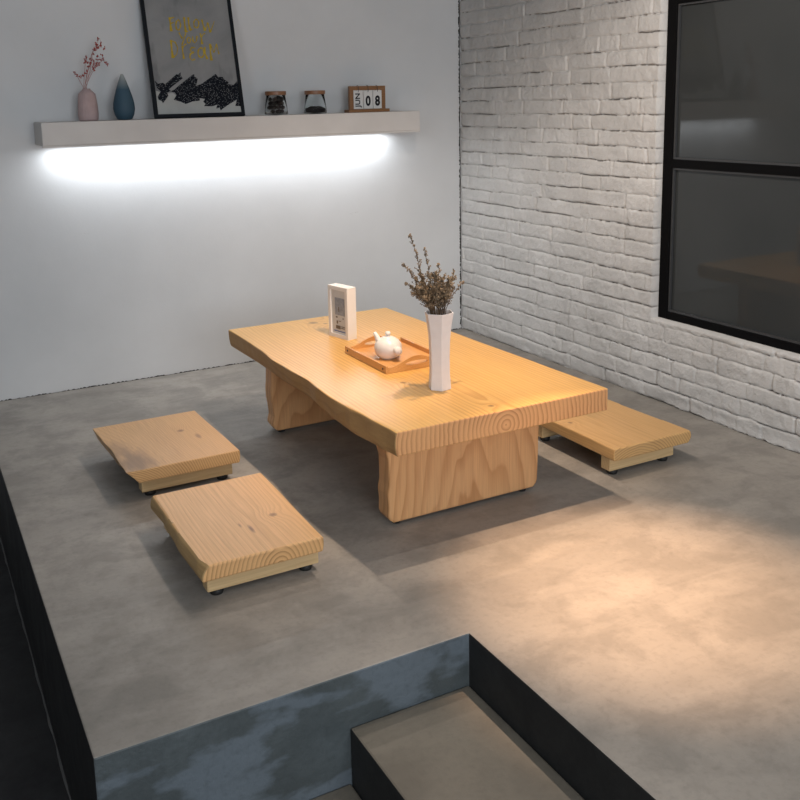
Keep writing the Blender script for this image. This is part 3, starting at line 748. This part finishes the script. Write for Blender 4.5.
# glass jars
for jx, lab, fill in [(-1.062, 'lidded glass jar filled with dark lumps, nearer the poster', 1), (-.868, 'lidded glass jar with a low dark layer, nearer the calendar', 0)]:
    j = empty('glass_jar', (jx, -.115, SH), lab, 'jar', 'glass jars on the shelf')
    bm = bmesh.new(); t = .0022
    add_lathe(bm, [(0, 0), (.050, 0), (.053, .004), (.052, .020), (.043, .088), (.043-t, .088), (.052-t, .020), (.050-t, .006), (0, .004)], 40); bm_obj('jar_body', bm, M['glass'], j, True)
    bm = bmesh.new(); add_lathe(bm, [(0, .0885), (.047, .0885), (.048, .090), (.048, .104), (.047, .1055), (0, .1055)], 40); bm_obj('lid', bm, M['cork'], j); 
    if fill:
        c = empty('dried_fruit', (jx, -.115, SH+.005), 'heap of dark dried lumps filling the jar nearer the poster', 'dried fruit')
        bm = bmesh.new(); rr = random.Random(5)
        for k in range(34):
            lay = k//9; z = .010 + lay*.0165; R = .048 - (.010*z/.07) - .013; a = rr.uniform(0, 2*PI); q = R*math.sqrt(rr.random()) if k % 3 else R
            Mx = Matrix.Translation((q*math.cos(a), q*math.sin(a), z)) @ Matrix.Rotation(rr.uniform(0, 6), 4, 'Z') @ Matrix.Rotation(rr.uniform(-1, 1), 4, 'X') @ Matrix.Diagonal((1.2, .85, .75, 1))
            g = bmesh.ops.create_icosphere(bm, subdivisions=2, radius=.011, matrix=Mx)
            for v in g['verts']: v.co += Vector((rr.uniform(-1,1), rr.uniform(-1,1), rr.uniform(-1,1)))*.0009
        me_ = bm_obj('dried_fruit', bm, M['prune'], None, True); me_.location = c.location; tag(me_, c['label'], 'dried fruit', kind='stuff'); bpy.data.objects.remove(c)
        me_.name = 'dried_fruit'
    else:
        bm = bmesh.new(); rr = random.Random(6); nn = 32
        add_lathe(bm, [(0, 0), (.046, 0), (.048, .006), (.047, .016), (.035, .020), (.020, .024), (.008, .022), (0, .023)], nn)
        bmesh.ops.subdivide_edges(bm, edges=bm.edges[:], cuts=1)
        for v in bm.verts:
            if v.co.z > .008: v.co.z += rr.uniform(-.0025, .003)
        o = bm_obj('loose_tea', bm, M['tea'], None); o.location = (jx, -.115, SH+.0065); tag(o, 'thin layer of dark loose tea inside the jar nearer the calendar', 'tea', kind='stuff')

# flip calendar
ca = empty('desk_calendar', (-.604, -.125, SH), 'small wooden flip calendar reading JUN 08 on the right end of the shelf', 'calendar')
o = box('base', (-.108, -.026, 0), (.108, .026, .015), M['cal_wood'], ca); bevel(o, .0015, 2)
bm = bmesh.new(); X0, X1, Z0, Z1, bd = -.095, .095, .0152, .122, .020
add_box(bm, (X0, -.008, Z0), (X0+bd, .008, Z1)); add_box(bm, (X1-bd, -.008, Z0), (X1, .008, Z1)); add_box(bm, (X0+bd, -.008, Z1-.019), (X1-bd, .008, Z1))
o = bm_obj('frame', bm, M['cal_wood'], ca)
def text_mesh(name, s, size, mat, parent, loc_, rot, sx=1., bold=.0):
    cu = bpy.data.curves.new(name, 'FONT'); cu.body = s; cu.size = size; cu.align_x = 'CENTER'; cu.align_y = 'CENTER'; cu.extrude = .0004; cu.offset = bold
    to = bpy.data.objects.new(name, cu); C.objects.link(to); bpy.context.view_layer.update()
    me = bpy.data.meshes.new_from_object(to.evaluated_get(bpy.context.evaluated_depsgraph_get()))
    C.objects.unlink(to); bpy.data.objects.remove(to)
    xs = [v.co.x for v in me.vertices]; ys_ = [v.co.y for v in me.vertices]; cx = (min(xs)+max(xs))/2; cy = (min(ys_)+max(ys_))/2
    for v in me.vertices: v.co.x = (v.co.x-cx)*sx; v.co.y -= cy
    me.materials.clear(); me.materials.append(mat)
    o = link(bpy.data.objects.new(name, me), parent); o.location = loc_; o.rotation_euler = rot; return o
iw3 = (X1-X0-2*bd)
for k, (w0, w1, t) in enumerate([(0, .335, 'JUN'), (.345, .675, '0'), (.685, 1., '8')]):
    a = X0+bd + iw3*w0 + .001; b = X0+bd + iw3*w1 - .001; cx = (a+b)/2
    cd = box('date_card', (a, -.0095, .0165), (b, -.0065, .101), M['card'], ca)
    if k == 0: text_mesh('lettering', t, .034, M['ink'], cd, (cx, -.0099, .055), (PI/2, -PI/2, 0), 1.1, .0008)
    else: text_mesh('lettering', t, .062, M['ink'], cd, (cx, -.0099, .053), (PI/2, 0, 0), .82, .0024)
    bm = bmesh.new(); pts = [(cx, -.011+.0125*math.cos(q)+.010, .1075+.0175*math.sin(q)) for q in [2*PI*i/20 for i in range(21)]]
    add_tube(bm, pts, .0011, 5); bm_obj('ring', bm, M['wire'], ca, True)

# ------------------------------------------------------------------ lights
def spot(name, loc_, aim, power, col, size, blend, rad=.012):
    l = bpy.data.lights.new(name, 'SPOT'); l.energy = power; l.color = col; l.spot_size = math.radians(size); l.spot_blend = blend; l.shadow_soft_size = rad
    o = bpy.data.objects.new(name, l); C.objects.link(o); o.location = loc_
    o.rotation_euler = (Vector(aim)-Vector(loc_)).to_track_quat('-Z', 'Y').to_euler(); return o
warm = (1., .66, .36)
L1, L2, L3 = (-1.127, -1.83, 1.95), (-1.127, -2.21, 1.95), (-1.127, -1.15, 1.95)
# three downlights above the table: a wide spill and a tighter beam from each bulb
for p, e, an, tx in ((L1, 33, 138, .9), (L2, 22, 138, .9), (L3, 21, 112, .2)): spot('downlight_spill', p, (p[0]+tx, p[1], 0), e, (1., .86, .74), an, .6)
spot('downlight_beam', L1, (-1.13, -1.50, .36), 74, warm, 56, 1.)
spot('downlight_beam', L2, (-1.06, -2.46, 0), 400, (1., .61, .35), 34, 1.)
def area(name, loc_, aim, sx, sy, power, col, spread=180):
    l = bpy.data.lights.new(name, 'AREA'); l.shape = 'RECTANGLE'; l.size = sx; l.size_y = sy; l.energy = power; l.color = col; l.spread = math.radians(spread)
    o = bpy.data.objects.new(name, l); C.objects.link(o); o.location = loc_
    o.rotation_euler = (Vector(aim)-Vector(loc_)).to_track_quat('-Z', 'Z' if abs(aim[2]-loc_[2]) < 1 else 'Y').to_euler(); return o
# led strip under the shelf
a = area('shelf_led', (-1.25, -.062, 1.066), (-1.27, -.030, .97), 1.60, .012, 6.5, (.92, .96, 1.))
a.rotation_euler = (math.radians(-8), 0, 0)
area('overhead_fill', (-1.1, -3.5, 2.40), (-1.1, -3.3, 0), 1.8, 1.4, 15, (1., .95, .88))  # added soft overhead fill for the room, no panel modelled
# cool frontal daylight area light, source unseen, right of and behind the camera
area('window_daylight', (-2.1, -6.4, 1.4), (-1.0, -.8, 1.0), 2.0, 1.7, 84, (.90, .95, 1.))
area('brick_fill', (-4.0, -3.4, 1.9), (0, -1.1, 1.1), 1.2, .9, 17, (.92, .96, 1.))  # added fill for the brick wall; no window on this side
w = bpy.data.worlds.new('world'); sc.world = w; w.use_nodes = True
w.node_tree.nodes['Background'].inputs[0].default_value = (.66, .82, 1, 1); w.node_tree.nodes['Background'].inputs[1].default_value = .22

# ------------------------------------------------------------------ camera
yaw, pit, rol = 0.46985375, 0.17811401, -0.02523865
cy, sy, cp, sp = math.cos(yaw), math.sin(yaw), math.cos(pit), math.sin(pit)
fwd = Vector((sy*cp, cy*cp, -sp)); r = Vector((cy, -sy, 0)); u = r.cross(fwd)
c, s = math.cos(rol), math.sin(rol)
R_ = c*r + s*u; U_ = -s*r + c*u
cam = bpy.data.cameras.new('camera'); co_ = bpy.data.objects.new('camera', cam); C.objects.link(co_)
mw = Matrix((( R_.x, U_.x, -fwd.x, -2.63467537), (R_.y, U_.y, -fwd.y, -4.05483332), (R_.z, U_.z, -fwd.z, 1.22), (0, 0, 0, 1)))
co_.matrix_world = mw
cam.sensor_width = 36; cam.lens = 919.825*36/800; cam.shift_x = (400-364.4765)/800; cam.shift_y = -(400-266.093)/800; cam.clip_start = .02
sc.camera = co_
sc.view_settings.view_transform = 'Standard'; sc.view_settings.look = 'None'; sc.view_settings.gamma = 1; sc.view_settings.use_curve_mapping = False
sc.view_settings.exposure = 0.
